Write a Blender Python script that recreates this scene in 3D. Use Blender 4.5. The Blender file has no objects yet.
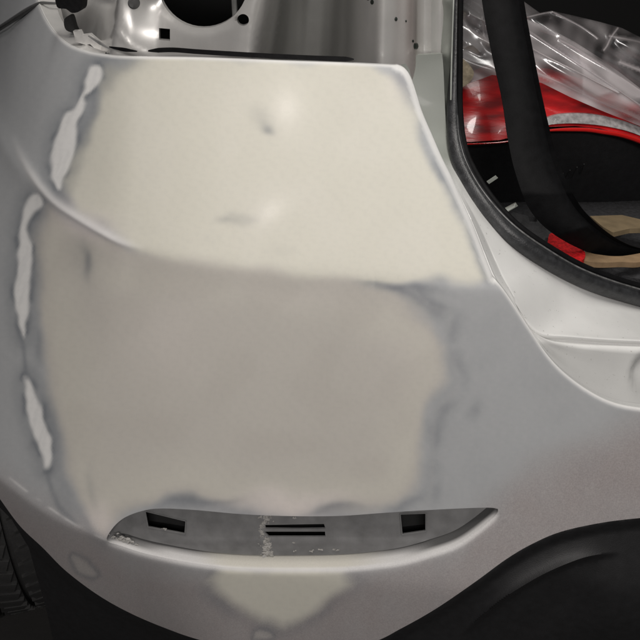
import bpy, bmesh, math, random
import numpy as np
from mathutils import Vector, Matrix
from mathutils.geometry import delaunay_2d_cdt

S = bpy.context.scene
COL = S.collection
R = math.radians
random.seed(5)
rng = np.random.default_rng(5)

# ------------------------------------------------------------------ camera
Z0 = 0.15                                   # floor is z = 0
CAM = np.array([0.0, -0.779, 1.07 + Z0])
PITCH = R(30)
FOV = R(45)
cam = bpy.data.cameras.new('camera')
cam_o = bpy.data.objects.new('camera', cam)
COL.objects.link(cam_o)
cam_o.location = CAM
cam_o.rotation_euler = (R(90) - PITCH, 0, 0)
cam.sensor_width = 36
cam.angle = FOV
cam.clip_start = 0.02
cam.clip_end = 60
S.camera = cam_o

# ------------------------------------------------------------------ workshop light with an added fill
w = bpy.data.worlds.new('World')
S.world = w
w.use_nodes = True
bg = w.node_tree.nodes['Background']
bg.inputs[0].default_value = (0.95, 0.97, 1.0, 1)
bg.inputs[1].default_value = 0.05


def area(name, loc, target, sx, sy, power, color):
    l = bpy.data.lights.new(name, 'AREA')
    l.shape = 'RECTANGLE'
    l.size = sx
    l.size_y = sy
    l.energy = power
    l.color = color
    o = bpy.data.objects.new(name, l)
    COL.objects.link(o)
    o.location = loc
    d = Vector(target) - Vector(loc)
    o.rotation_euler = d.to_track_quat('-Z', 'Y').to_euler()
    return o


area('ceiling_or_fill', (0.25, 0.05, 2.75), (0.05, 0.05, 0.8), 1.5, 0.35, 23, (1.0, 0.975, 0.92))
area('ceiling_or_fill', (0.12, -2.3, 2.15), (0.0, 0.1, 0.8), 1.2, 0.30, 36, (1.0, 0.95, 0.915))  # added fill lamp behind the camera, lifts the lower face
area('ceiling_bulb', (-0.54, -0.32, 2.9), (-0.04, 0.14, 0.98), 0.22, 0.22, 4.2, (1.0, 0.91, 0.88))
area('ceiling_bulb', (-0.71, -0.68, 2.9), (-0.06, 0.05, 0.89), 0.22, 0.22, 4.2, (1.0, 0.91, 0.88))

S.view_settings.view_transform = 'Standard'
S.view_settings.look = 'None'
S.view_settings.exposure = 0.0
S.view_settings.gamma = 1.0
S.view_settings.use_curve_mapping = False
try:
    S.cycles.use_denoising = True
    S.cycles.max_bounces = 8
    S.cycles.transparent_max_bounces = 16
except Exception:
    pass

# ------------------------------------------------------------------ picture rays (used only to measure the place)
FPX = 320 / math.tan(FOV / 2)
cp, sp = math.cos(PITCH), math.sin(PITCH)


def ray(uv):
    uv = np.asarray(uv, float).reshape(-1, 2)
    a = (uv[:, 0] - 320) / FPX
    b = -(uv[:, 1] - 320) / FPX
    return np.stack([a, cp + b * sp, -sp + b * cp], 1)


def at_y(uv, y):
    d = ray(uv)
    t = (np.asarray(y, float) - CAM[1]) / d[:, 1]
    return CAM + d * t[:, None]


def project(P):
    q = np.asarray(P, float).reshape(-1, 3) - CAM
    dep = q[:, 1] * cp - q[:, 2] * sp
    up = q[:, 1] * sp + q[:, 2] * cp
    return np.stack([320 + FPX * q[:, 0] / dep, 320 - FPX * up / dep], 1)


# ------------------------------------------------------------------ bumper shape: y = plan(x) + profile(z)
GX = np.array([-1.2, -0.80, -0.60, -0.50, -0.40, -0.31, -0.225, -0.12, 0.0, 0.165, 0.40, 0.8])
GY = np.array([1.98, 1.08, 0.64, 0.435, 0.266, 0.145, 0.062, 0.012, -0.012, -0.037, -0.052, -0.05])


def pchip_slopes(x, y):
    h = np.diff(x); d = np.diff(y) / h
    m = np.zeros_like(x)
    m[0], m[-1] = d[0], d[-1]
    for i in range(1, len(x) - 1):
        if d[i - 1] * d[i] > 0:
            w1, w2 = 2 * h[i] + h[i - 1], h[i] + 2 * h[i - 1]
            m[i] = (w1 + w2) / (w1 / d[i - 1] + w2 / d[i])
    return m


GM = pchip_slopes(GX, GY)


def herm(x, X, Y, M):
    i = np.clip(np.searchsorted(X, x) - 1, 0, len(X) - 2)
    h = X[i + 1] - X[i]
    t = (x - X[i]) / h
    t2, t3 = t * t, t * t * t
    r = (2 * t3 - 3 * t2 + 1) * Y[i] + (t3 - 2 * t2 + t) * h * M[i] + (-2 * t3 + 3 * t2) * Y[i + 1] + (t3 - t2) * h * M[i + 1]
    lo = x < X[0]; hi = x > X[-1]
    r = np.where(lo, Y[0] + M[0] * (x - X[0]), r)
    return np.where(hi, Y[-1] + M[-1] * (x - X[-1]), r)


def softplus(a, k):
    return k * np.logaddexp(0, a / k)


ZC = 0.6875 + Z0          # shelf crease
ZL = 0.335 + Z0           # lower crease
S_FACE, S_SHELF, S_UNDER = 0.31, 1.02, 0.03


def profile(z, x=0.0):
    # slope S_FACE on the face, S_SHELF above the crease, S_UNDER below the lower crease (dy/dz)
    p = S_FACE * (z - ZC)
    p = p + (S_SHELF - S_FACE) * softplus(z - ZC, 0.0035)
    k = np.clip((-0.10 - np.asarray(x)) / 0.16, 0, 1); k = k * k * (3 - 2 * k)          # the lower edge tucks in harder round the corner
    p = p + (S_FACE - S_UNDER + 0.24 * k) * softplus(ZL - z, 0.0065 - 0.0045 * k)
    p = p - 0.55 * softplus(z - (0.93 + Z0), 0.03)
    return p


def hit(uv, off=0.0):
    uv = np.asarray(uv, float).reshape(-1, 2)
    d = ray(uv)
    off = np.broadcast_to(np.asarray(off, float), (len(uv),))

    def h(t):
        P = CAM + d * t[:, None]
        flare = 1 / (1 + 1.15 * softplus(ZC - P[:, 2], 0.02))      # the side swells out lower down
        x = np.where(P[:, 0] < 0, P[:, 0] * flare, P[:, 0])
        return P[:, 1] - herm(x, GX, GY, GM) - profile(P[:, 2], P[:, 0]) - off
    ts = np.linspace(0.3, 4.2, 300)
    lo = np.full(len(uv), ts[0]); hi = np.full(len(uv), np.nan)
    for a, b in zip(ts[:-1], ts[1:]):
        need = np.isnan(hi)
        if not need.any():
            break
        hb = h(np.full(len(uv), b))
        new = need & (hb > 0)
        hi[new] = b
        lo[new] = a
    bad = np.isnan(hi)
    hi[bad] = ts[-1]; lo[bad] = ts[-1]
    for _ in range(26):
        m = 0.5 * (lo + hi)
        pos = h(m) > 0
        hi = np.where(pos, m, hi); lo = np.where(pos, lo, m)
    return CAM + d * hi[:, None]


# ------------------------------------------------------------------ 2D helpers
def resample(poly, step, closed=True):
    P = np.asarray(poly, float)
    if closed:
        P = np.vstack([P, P[:1]])
    out = []
    for a, b in zip(P[:-1], P[1:]):
        n = max(1, int(round(np.linalg.norm(b - a) / step)))
        for i in range(n):
            out.append(a + (b - a) * i / n)
    if not closed:
        out.append(P[-1])
    return np.array(out)


def smooth_poly(poly, step=4, closed=True):
    """Catmull-Rom through the points."""
    P = np.asarray(poly, float)
    n = len(P)
    out = []
    rngi = range(n) if closed else range(n - 1)
    for i in rngi:
        if closed:
            p0, p1, p2, p3 = P[i - 1], P[i], P[(i + 1) % n], P[(i + 2) % n]
        else:
            p0, p1, p2, p3 = P[max(i - 1, 0)], P[i], P[i + 1], P[min(i + 2, n - 1)]
        L = np.linalg.norm(p2 - p1)
        k = max(1, int(round(L / step)))
        for j in range(k):
            t = j / k
            out.append(0.5 * ((2 * p1) + (-p0 + p2) * t + (2 * p0 - 5 * p1 + 4 * p2 - p3) * t * t + (-p0 + 3 * p1 - 3 * p2 + p3) * t ** 3))
    if not closed:
        out.append(P[-1])
    return np.array(out)


def inside(pts, poly):
    pts = np.asarray(pts); poly = np.asarray(poly)
    x, y = pts[:, 0], pts[:, 1]
    r = np.zeros(len(pts), bool)
    j = len(poly) - 1
    for i in range(len(poly)):
        xi, yi = poly[i]; xj, yj = poly[j]
        if yi != yj:
            c = ((yi > y) != (yj > y)) & (x < (xj - xi) * (y - yi) / (yj - yi) + xi)
            r ^= c
        j = i
    return r


def seg_dist(pts, line, closed=False):
    P = np.asarray(line, float)
    if closed:
        P = np.vstack([P, P[:1]])
    best = np.full(len(pts), 1e9)
    for a, b in zip(P[:-1], P[1:]):
        ab = b - a
        L = ab @ ab
        if L == 0:
            continue
        t = np.clip(((pts - a) @ ab) / L, 0, 1)
        d = np.hypot(*(pts - a - t[:, None] * ab).T)
        best = np.minimum(best, d)
    return best


def sdf(pts, poly):
    """positive inside"""
    d = seg_dist(pts, poly, True)
    return np.where(inside(pts, poly), d, -d)


def sstep(a, b, x):
    t = np.clip((x - a) / (b - a), 0, 1)
    return t * t * (3 - 2 * t)


class Noise:
    def __init__(self, seed, n=14, lo=1.0, hi=4.0):
        r = np.random.default_rng(seed)
        ang = r.uniform(0, 2 * np.pi, n)
        fr = r.uniform(lo, hi, n)
        self.k = np.stack([np.cos(ang) * fr, np.sin(ang) * fr], 1)
        self.p = r.uniform(0, 2 * np.pi, n)
        self.a = 1 / fr; self.a /= np.sqrt((self.a ** 2).sum() / 2)

    def __call__(self, uv, scale):
        q = uv / scale * 2 * np.pi
        return (np.sin(q @ self.k.T + self.p) * self.a).sum(1)


def tri_region(outline, holes=(), spacing=4.0, spacing_y=None, rings=(), extra=()):
    """CDT of a polygon with holes and an interior grid. outline/holes already resampled. returns uv, tris, loops"""
    outline = np.asarray(outline, float)
    holes = [np.asarray(h, float) for h in holes]
    loops, pts, edges = [], [], []
    n = 0
    for L in [outline] + holes:
        k = len(L)
        loops.append(list(range(n, n + k)))
        edges += [(n + i, n + (i + 1) % k) for i in range(k)]
        pts.append(L)
        n += k
    mn, mx = outline.min(0), outline.max(0)
    sy = spacing_y or spacing
    gx = np.arange(mn[0] + spacing * 0.37, mx[0], spacing)
    gy = np.arange(mn[1] + sy * 0.41, mx[1], sy)
    G = np.stack(np.meshgrid(gx, gy), -1).reshape(-1, 2)
    # offset every other row: nicer triangles
    row = np.round((G[:, 1] - gy[0]) / sy).astype(int)
    G[:, 0] += (row % 2) * spacing * 0.5
    keep = inside(G, outline)
    for h in holes:
        keep &= ~inside(G, h)
    G = G[keep]
    dd = np.full(len(G), 1e9)
    for L in [outline] + holes:
        dd = np.minimum(dd, seg_dist(G, L, True))
    clear = min(spacing, sy) * 0.55
    X = []
    if len(rings):
        clear = rings[-1] + min(spacing, sy) * 0.6
        for L in [outline] + holes:
            t = np.roll(L, -1, 0) - np.roll(L, 1, 0)
            t /= np.linalg.norm(t, axis=1)[:, None] + 1e-9
            nn = np.stack([-t[:, 1], t[:, 0]], 1)
            for r_ in rings:
                for sg in (1, -1):
                    q = L + nn * r_ * sg
                    k = inside(q, outline)
                    for h in holes:
                        k &= ~inside(q, h)
                    q = q[k]
                    for L2 in [outline] + holes:
                        q = q[seg_dist(q, L2, True) > r_ * 0.8] if len(q) else q
                    if len(q):
                        X.append(q)
    G = G[dd > clear]
    for q in extra:
        q = np.asarray(q, float)
        q = q[inside(q, outline)]
        q = q[seg_dist(q, outline, True) > 0.8]
        for h in holes:
            q = q[~inside(q, h)] if len(q) else q
            q = q[seg_dist(q, h, True) > 0.8] if len(q) else q
        if not len(q):
            continue
        G = G[seg_dist(G, q) > 1.2]
        X.append(q)
    allp = np.vstack(pts + X + [G])
    res = delaunay_2d_cdt([Vector((float(a), float(b))) for a, b in allp], edges, [], 0, 1e-7)
    ov = np.array([[v.x, v.y] for v in res[0]])
    tris = np.array([f for f in res[2] if len(f) == 3], int)
    c = ov[tris].mean(1)
    keep = inside(c, outline)
    for h in holes:
        keep &= ~inside(c, h)
    tris = tris[keep]
    # make the winding consistent: picture y runs down
    A, B, Cc = ov[tris[:, 0]], ov[tris[:, 1]], ov[tris[:, 2]]
    area2 = (B[:, 0] - A[:, 0]) * (Cc[:, 1] - A[:, 1]) - (B[:, 1] - A[:, 1]) * (Cc[:, 0] - A[:, 0])
    flip = area2 > 0
    tris[flip] = tris[flip][:, ::-1]
    # loops in output indices
    orig = res[3]
    m = {}
    for i, o in enumerate(orig):
        for q in o:
            m[q] = i
    oloops = [[m[i] for i in L] for L in loops]
    return ov, tris, oloops


def rbf(ctrl, kind=2):
    """thin-plate interpolation of (u, v) -> value"""
    A = np.asarray(ctrl, float)
    P = A[:, :2] / 100; f = A[:, 2]
    n = len(P)

    def phi(r2):
        if kind == 1:
            return -np.sqrt(r2 + 0.0025)
        return 0.5 * r2 * np.log(r2 + 1e-12)
    r2 = ((P[:, None] - P[None]) ** 2).sum(-1)
    K = phi(r2) + np.eye(n) * 1e-5
    Q = np.hstack([np.ones((n, 1)), P])
    M = np.block([[K, Q], [Q.T, np.zeros((3, 3))]])
    sol = np.linalg.lstsq(M, np.concatenate([f, np.zeros(3)]), rcond=None)[0]

    def fn(uv):
        q = np.asarray(uv, float).reshape(-1, 2) / 100
        r2 = ((q[:, None] - P[None]) ** 2).sum(-1)
        return phi(r2) @ sol[:n] + sol[n] + q @ sol[n + 1:]
    return fn


# ------------------------------------------------------------------ materials
def mat(name, color, rough=0.5, metal=0.0, spec=0.5, coat=0.0, noise=None, bump=None, attr=None, coat_rough=0.1):
    m = bpy.data.materials.new(name)
    m.use_nodes = True
    nt = m.node_tree
    b = nt.nodes['Principled BSDF']
    b.inputs['Base Color'].default_value = (*color, 1)
    b.inputs['Roughness'].default_value = rough
    b.inputs['Metallic'].default_value = metal
    b.inputs['Specular IOR Level'].default_value = spec
    b.inputs['Coat Weight'].default_value = coat
    b.inputs['Coat Roughness'].default_value = coat_rough
    tc = nt.nodes.new('ShaderNodeTexCoord')
    src = None
    if attr:
        a = nt.nodes.new('ShaderNodeAttribute')
        a.attribute_name = attr
        src = a.outputs['Color']
        ra = nt.nodes.new('ShaderNodeAttribute')
        ra.attribute_name = 'rough'
        nt.links.new(ra.outputs['Fac'], b.inputs['Roughness'])
    if noise:
        sc, amt = noise
        n = nt.nodes.new('ShaderNodeTexNoise')
        n.inputs['Scale'].default_value = sc
        n.inputs['Detail'].default_value = 5
        nt.links.new(tc.outputs['Object'], n.inputs['Vector'])
        mr = nt.nodes.new('ShaderNodeMapRange')
        mr.inputs['From Min'].default_value = 0.25
        mr.inputs['From Max'].default_value = 0.75
        mr.inputs['To Min'].default_value = 1 - amt
        mr.inputs['To Max'].default_value = 1 + amt
        nt.links.new(n.outputs['Fac'], mr.inputs['Value'])
        mx = nt.nodes.new('ShaderNodeMix')
        mx.data_type = 'RGBA'
        mx.blend_type = 'MULTIPLY'
        mx.inputs['Factor'].default_value = 1
        if src:
            nt.links.new(src, mx.inputs['A'])
        else:
            mx.inputs['A'].default_value = (*color, 1)
        nt.links.new(mr.outputs['Result'], mx.inputs['B'])
        src = mx.outputs['Result']
    if src:
        nt.links.new(src, b.inputs['Base Color'])
    if bump:
        sc, st = bump
        n = nt.nodes.new('ShaderNodeTexNoise')
        n.inputs['Scale'].default_value = sc
        n.inputs['Detail'].default_value = 6
        nt.links.new(tc.outputs['Object'], n.inputs['Vector'])
        bp = nt.nodes.new('ShaderNodeBump')
        bp.inputs['Strength'].default_value = st
        bp.inputs['Distance'].default_value = 0.002
        nt.links.new(n.outputs['Fac'], bp.inputs['Height'])
        nt.links.new(bp.outputs['Normal'], b.inputs['Normal'])
    return m


M = {}
M['bumper'] = mat('sanded_bumper', (0.4, 0.4, 0.4), attr='paint', noise=(30, 0.012), bump=(1100, 0.018), spec=0.4)
_nt = M['bumper'].node_tree; _b = _nt.nodes['Principled BSDF']; _src = _b.inputs['Base Color'].links[0].from_socket
_n = _nt.nodes.new('ShaderNodeTexNoise'); _n.inputs['Scale'].default_value = 620; _n.inputs['Detail'].default_value = 3
_tc = [q for q in _nt.nodes if q.type == 'TEX_COORD'][0]; _nt.links.new(_tc.outputs['Object'], _n.inputs['Vector'])
_r = _nt.nodes.new('ShaderNodeMapRange'); _r.inputs['From Min'].default_value = .3; _r.inputs['From Max'].default_value = .7; _r.inputs['To Min'].default_value = .88; _r.inputs['To Max'].default_value = 1.12
_nt.links.new(_n.outputs['Fac'], _r.inputs['Value'])
_x = _nt.nodes.new('ShaderNodeMix'); _x.data_type = 'RGBA'; _x.blend_type = 'MULTIPLY'
_a = [q for q in _nt.nodes if q.type == 'ATTRIBUTE' and q.attribute_name == 'paint'][0]
_nt.links.new(_a.outputs['Alpha'], _x.inputs['Factor']); _nt.links.new(_src, _x.inputs['A']); _nt.links.new(_r.outputs['Result'], _x.inputs['B']); _nt.links.new(_x.outputs['Result'], _b.inputs['Base Color'])
M['recess'] = mat('bare_grey_plastic', (0.19, 0.19, 0.19), rough=0.34, coat=.3, coat_rough=.2, noise=(45, 0.22), bump=(90, 0.25))
M['white'] = mat('white_paint', (0.66, 0.66, 0.63), rough=0.3, coat=0.7, noise=(30, 0.04), coat_rough=0.08)
M['inner'] = mat('inner_panel_paint', (0.62, 0.61, 0.59), rough=0.34, metal=0.35, coat=0.8, noise=(40, 0.05), coat_rough=0.10)
M['lamp_panel'] = mat('lamp_panel_paint', (0.62, 0.61, 0.59), attr='paint', metal=0.35, coat=0.8, noise=(40, 0.05), coat_rough=0.10)
M['pillar'] = mat('pillar_paint', (0.30, 0.32, 0.29), rough=0.4, coat=0.3, noise=(60, 0.12), coat_rough=0.2)
M['black'] = mat('black_plastic', (0.012, 0.012, 0.013), rough=0.55, noise=(90, 0.25), bump=(900, 0.15))
M['void'] = mat('dark_cavity', (0.006, 0.006, 0.006), rough=0.8)
M['rubber'] = mat('worn_rubber', (0.030, 0.031, 0.033), rough=0.38, noise=(120, 0.5), bump=(500, 0.25))
M['rubber_glint'] = mat('glint_rubber', (0.13, 0.13, 0.13), rough=0.4, noise=(160, 0.6))
M['rubber_dark'] = mat('black_rubber', (0.006, 0.006, 0.0065), rough=0.6, spec=0.10, noise=(80, 0.3), bump=(400, 0.1))
M['tyre'] = mat('tyre_rubber', (0.022, 0.022, 0.022), rough=0.7, noise=(50, 0.3), bump=(300, 0.2))
M['carpet'] = mat('boot_carpet', (0.032, 0.032, 0.035), rough=0.95, noise=(150, 0.5), bump=(600, 0.8))
M['cloth'] = mat('dark_cloth', (0.045, 0.045, 0.048), rough=0.9, noise=(90, 0.3), bump=(400, 0.4))
M['concrete'] = mat('concrete', (0.022, 0.021, 0.020), rough=0.85, noise=(6, 0.25), bump=(60, 0.4))
M['wood'] = mat('pale_wood', (0.27, 0.18, 0.10), rough=0.6, noise=(60, 0.25), bump=(200, 0.2))
M['board'] = mat('tan_board', (0.20, 0.15, 0.085), rough=0.7, noise=(40, 0.25))
M['redpaint'] = mat('red_paint', (0.55, 0.012, 0.015), rough=0.5, noise=(220, 0.55), bump=(300, 0.3))
M['residue'] = mat('white_filler_crumbs', (0.40, 0.39, 0.37), rough=0.85, noise=(200, 0.2), bump=(400, 0.6))
M['metal'] = mat('dull_metal', (0.42, 0.42, 0.41), rough=0.35, metal=0.6, noise=(90, 0.2))
M['cable'] = mat('grey_cable', (0.085, 0.085, 0.085), rough=0.45, noise=(90, 0.15))
M['green'] = mat('dark_green_plastic', (0.02, 0.028, 0.022), rough=0.5, noise=(80, 0.3))
M['beige'] = mat('beige_foam', (0.50, 0.42, 0.30), rough=0.9, noise=(120, 0.35), bump=(200, 0.6))


# ------------------------------------------------------------------ objects
def specks(m, scale, thr, color):
    nt = m.node_tree; b = nt.nodes['Principled BSDF']
    src = b.inputs['Base Color'].links[0].from_socket
    tc = nt.nodes.new('ShaderNodeTexCoord')
    n = nt.nodes.new('ShaderNodeTexNoise'); n.inputs['Scale'].default_value = scale; n.inputs['Detail'].default_value = 2
    r = nt.nodes.new('ShaderNodeMapRange'); r.inputs['From Min'].default_value = thr; r.inputs['From Max'].default_value = thr + .05; r.inputs['To Max'].default_value = .6
    x = nt.nodes.new('ShaderNodeMix'); x.data_type = 'RGBA'; x.inputs['B'].default_value = (*color, 1)
    nt.links.new(tc.outputs['Object'], n.inputs['Vector']); nt.links.new(n.outputs['Fac'], r.inputs['Value'])
    nt.links.new(r.outputs['Result'], x.inputs['Factor']); nt.links.new(src, x.inputs['A']); nt.links.new(x.outputs['Result'], b.inputs['Base Color'])


M['body'] = mat('body_paint', (.6, .6, .6), attr='paint', noise=(30, .04), coat=.6, coat_rough=.08)
_nt = M['body'].node_tree
_at = [n for n in _nt.nodes if n.type == 'ATTRIBUTE' and n.attribute_name == 'paint'][0]
_nt.links.new(_at.outputs['Alpha'], _nt.nodes['Principled BSDF'].inputs['Coat Weight'])
specks(M['body'], 260, .70, (.25, .24, .22))


def base_of(o):
    b = np.zeros(3)
    while o is not None:
        b = b + np.array(o.location)
        o = o.parent
    return b


def mk(name, V, F, material, parent=None, smooth=True, sharp=35, loc=None):
    V = np.asarray(V, float)
    o_loc = np.zeros(3)
    if parent is not None:
        V = V - base_of(parent)
    elif loc is not None:
        o_loc = np.asarray(loc, float)
        V = V - o_loc
    me = bpy.data.meshes.new(name)
    me.from_pydata(V.tolist(), [], [list(map(int, f)) for f in F])
    me.validate()
    me.update()
    me.materials.append(material)
    if smooth:
        me.polygons.foreach_set('use_smooth', [True] * len(me.polygons))
        me.set_sharp_from_angle(angle=R(sharp))
    o = bpy.data.objects.new(name, me)
    COL.objects.link(o)
    if parent is not None:
        o.parent = parent
    else:
        o.location = o_loc
    return o


def empty(name, loc, label, cat, group=None):
    o = bpy.data.objects.new(name, None)
    o.empty_display_size = 0.05
    COL.objects.link(o)
    o.location = loc
    o['label'] = label
    o['category'] = cat
    if group:
        o['group'] = group
    return o


def tag(o, label, cat, group=None):
    o['label'] = label
    o['category'] = cat
    if group:
        o['group'] = group
    return o


def rim(V, F, loop, disp_list, flip=False):
    """extrude an edge loop through a list of displacement vectors"""
    V = list(map(np.array, V)); F = [tuple(f) for f in F]
    prev = list(loop)
    src = [V[i] for i in loop]
    k = len(loop)
    for d in disp_list:
        d = np.asarray(d)
        start = len(V)
        for i in range(k):
            V.append(src[i] + (d if d.ndim == 1 else d[i]))
        cur = list(range(start, start + k))
        for i in range(k):
            j = (i + 1) % k
            q = (prev[i], prev[j], cur[j], cur[i])
            F.append(q[::-1] if flip else q)
        prev = cur
    return np.array(V), F, prev


def panel(name, outline, yfn, material, parent, spacing=4, step=None, holes=(), depth=(0, 0.004, 0), hole_depth=None, spacing_y=None, sharp=35, smooth_out=False, loc=None, extra=()):
    """a sheet whose outline was measured in the picture and whose place comes from yfn; real thickness behind it"""
    step = step or spacing
    ol = smooth_poly(outline, step) if smooth_out else resample(outline, step)
    hl = [resample(h, step) for h in holes]
    uv, tris, loops = tri_region(ol, hl, spacing, spacing_y, extra=extra)
    V = yfn(uv) if callable(yfn) else at_y(uv, yfn)
    F = tris.tolist()
    V, F, _ = rim(V, F, loops[0], [depth])
    for L in loops[1:]:
        V, F, _ = rim(V, F, L, [hole_depth or depth])
    return mk(name, V, F, material, parent, sharp=sharp, loc=loc)


def frame_curve(P):
    P = np.asarray(P, float)
    T = np.gradient(P, axis=0)
    T /= np.linalg.norm(T, axis=1)[:, None]
    return T


def tube(P, r, n=10, up=(0, -1, 0.3), flat=1.0, cap=True, prof=None):
    """swept tube; r scalar or per point; flat squeezes along the 'up' axis; prof = closed (a, b) section instead of an ellipse"""
    P = np.asarray(P, float)
    r = np.broadcast_to(np.asarray(r, float), (len(P),))
    T = frame_curve(P)
    V, F = [], []
    if prof is None:
        prof = [(math.cos(2 * math.pi * i / n), math.sin(2 * math.pi * i / n) * flat) for i in range(n)]
    n = len(prof)
    for p, t, rr in zip(P, T, r):
        s = np.cross(t, up); s /= np.linalg.norm(s)
        u = np.cross(s, t)
        for a, b in prof:
            V.append(p + rr * (a * s + b * u))
    for i in range(len(P) - 1):
        for j in range(n):
            k = (j + 1) % n
            F.append((i * n + j, i * n + k, (i + 1) * n + k, (i + 1) * n + j))
    if cap:
        F.append(tuple(range(n))[::-1])
        F.append(tuple(range((len(P) - 1) * n, len(P) * n)))
    return np.array(V), F


def joinm(items):
    V, F, n = [], [], 0
    for v, f in items:
        V.append(np.asarray(v)); F += [tuple(int(i) + n for i in q) for q in f]
        n += len(v)
    return np.vstack(V), F


def box(c, s, rot=None):
    c = np.asarray(c, float); h = np.asarray(s, float) / 2
    V = np.array([[x, y, z] for x in (-1, 1) for y in (-1, 1) for z in (-1, 1)], float) * h
    if rot is not None:
        V = V @ np.array(rot.to_3x3()).T
    F = [(0, 1, 3, 2), (4, 6, 7, 5), (0, 4, 5, 1), (2, 3, 7, 6), (0, 2, 6, 4), (1, 5, 7, 3)]
    return V + c, F


def curve3(pts_uvy, step=4):
    """smooth 3D curve through (u, v, Y) measurements"""
    A = np.asarray(pts_uvy, float)
    s = smooth_poly(A[:, :2], step, closed=False)
    d = np.r_[0, np.cumsum(np.hypot(*np.diff(A[:, :2], axis=0).T))]
    ds = np.r_[0, np.cumsum(np.hypot(*np.diff(s, axis=0).T))]
    y = np.interp(ds / ds[-1], d / d[-1], A[:, 2])
    k = np.ones(9) / 9
    y = np.convolve(np.pad(y, 4, mode='edge'), k, 'valid')
    return at_y(s, y), s


# ================================================================== the setting
fl = []
mk('floor', [(-8, -8, 0), (8, -8, 0), (8, 10, 0), (-8, 10, 0), (-8, -8, -0.1), (8, -8, -0.1), (8, 10, -0.1), (-8, 10, -0.1)],
   [(0, 1, 2, 3), (7, 6, 5, 4), (0, 4, 5, 1), (1, 5, 6, 2), (2, 6, 7, 3), (3, 7, 4, 0)], M['concrete'], smooth=False)['kind'] = 'structure'

# ================================================================== the car
car = empty('car', (0.3, 0.6, 0), 'silver white car with its rear bumper filled and sanded for repair', 'car')

# ---- bumper -------------------------------------------------------------
EDGE_TOP = [(36, -15), (38, 0), (45, 17), (55, 32), (68, 44), (85, 51), (105, 55), (130, 57), (200, 58), (280, 61), (340, 63), (385, 65), (398, 66)]
EDGE_RIGHT = [(398, 66), (405, 69), (412, 80), (422, 111), (433, 137), (443, 160), (451, 176), (460, 196), (473, 225), (484, 254), (494, 279)]
EDGE_SILL = [(494, 279), (503, 289), (514, 305), (533, 334), (548, 356), (565, 374), (588, 391), (612, 403), (640, 409), (700, 415), (860, 424)]
EDGE_LOW = [(860, 511), (700, 513), (640, 518), (600, 523), (560, 532), (530, 545), (505, 560), (475, 582), (437, 608), (402, 628), (370, 643), (310, 655),
            (255, 653), (200, 640), (165, 628), (130, 613), (98, 595), (66, 571), (43, 548), (20, 526), (0, 499), (-15, 478)]
bo = np.vstack([smooth_poly(EDGE_TOP, 3, False), smooth_poly(EDGE_RIGHT, 3, False)[1:], smooth_poly(EDGE_SILL, 3, False)[1:],
                resample([(860, 424), (860, 511)], 6, False)[1:], smooth_poly(EDGE_LOW, 3, False)[1:],
                resample([(-15, 478), (-15, -15), (36, -15)], 6, False)[1:-1]])
OPEN = [(107, 541), (112, 529), (124, 518), (142, 511), (161, 508.5), (195, 510), (240, 514), (286, 516), (337, 516), (382, 513), (420, 510.5),
        (471, 508), (494, 508), (498, 511.5), (490, 523), (460, 545), (430, 556), (405, 563), (379, 567), (337, 570.5), (252, 570.5), (200, 566), (150, 556.5), (122, 548)]
op = smooth_poly(OPEN, 3)
def offs(line, ds):
    t = np.gradient(line, axis=0); t /= np.linalg.norm(t, axis=1)[:, None]
    nn = np.stack([-t[:, 1], t[:, 0]], 1)
    return [line + nn * d_ for d_ in ds]


CLINE = smooth_poly([(10, 478), (25, 490), (60, 515), (85, 530), (108, 541)], 1.6, False)
LIP = smooth_poly([(12, 140), (26, 166), (40, 186), (56, 203), (75, 216), (100, 231), (126, 244), (150, 249)], 2.0, False)
uvb, trib, loopb = tri_region(bo, [op], 2.1, rings=(0.9, 2.0, 3.4, 5.0), extra=offs(CLINE, (-2, -1, 0, 1, 2)) + offs(LIP, (-4.5, -3, -1.5, 0, 1.5, 3, 4.5)))
Vb = hit(uvb)

# raised lip where the crease meets the wing, and a rolled bead along the right edge of the shelf
dl = seg_dist(uvb, LIP)
tl = sstep(5, 40, uvb[:, 0]) * (1 - sstep(105, 150, uvb[:, 0]))
Vb[:, 1] -= 0.0035 * np.exp(-(dl / 4.0) ** 2) * tl
er = smooth_poly(EDGE_RIGHT, 3, False)
dr = seg_dist(uvb, er)
Vb[:, 1] += 0.004 * np.clip(1 - dr / 6, 0, 1) ** 2
for e in (EDGE_TOP, EDGE_SILL):
    de = seg_dist(uvb, smooth_poly(e, 3, False))
    Vb[:, 1] += 0.002 * np.clip(1 - de / 4, 0, 1) ** 2
do = seg_dist(uvb, op, True)
lwb = sstep(-2, 8, uvb[:, 1] - (541 + (uvb[:, 0] - 107) * (511.5 - 541) / 391))
Vb[:, 1] += 0.003 * np.clip(1 - do / 5, 0, 1) ** 2 * lwb

# --- what has been painted, primed, filled and rubbed through
nA, nB, nC = Noise(1), Noise(2), Noise(3, 18, 1, 6)
wu = uvb + np.stack([nA(uvb, 150), nB(uvb, 150)], 1) * 2.6 + np.stack([nC(uvb, 60), nA(uvb, 55)], 1) * 0.5
PRIMER = np.array([0.390, 0.400, 0.408])
MAUVE = np.array([0.335, 0.305, 0.300])
FILL = np.array([0.588, 0.572, 0.502])
FILL2 = np.array([0.505, 0.482, 0.440])
PINK = np.array([0.800, 0.725, 0.700])
DARK = np.array([0.155, 0.170, 0.190])
LIGHT = np.array([0.700, 0.690, 0.680])
BARE = np.array([0.720, 0.715, 0.700])
col = np.tile(PRIMER, (len(uvb), 1))
rgh = np.full(len(uvb), 0.46)


def lay(maskv, c, r=None):
    global col, rgh
    m = np.clip(maskv, 0, 1)
    col = col * (1 - m[:, None]) + np.asarray(c) * m[:, None]
    if r is not None:
        rgh = rgh * (1 - m) + r * m


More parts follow.
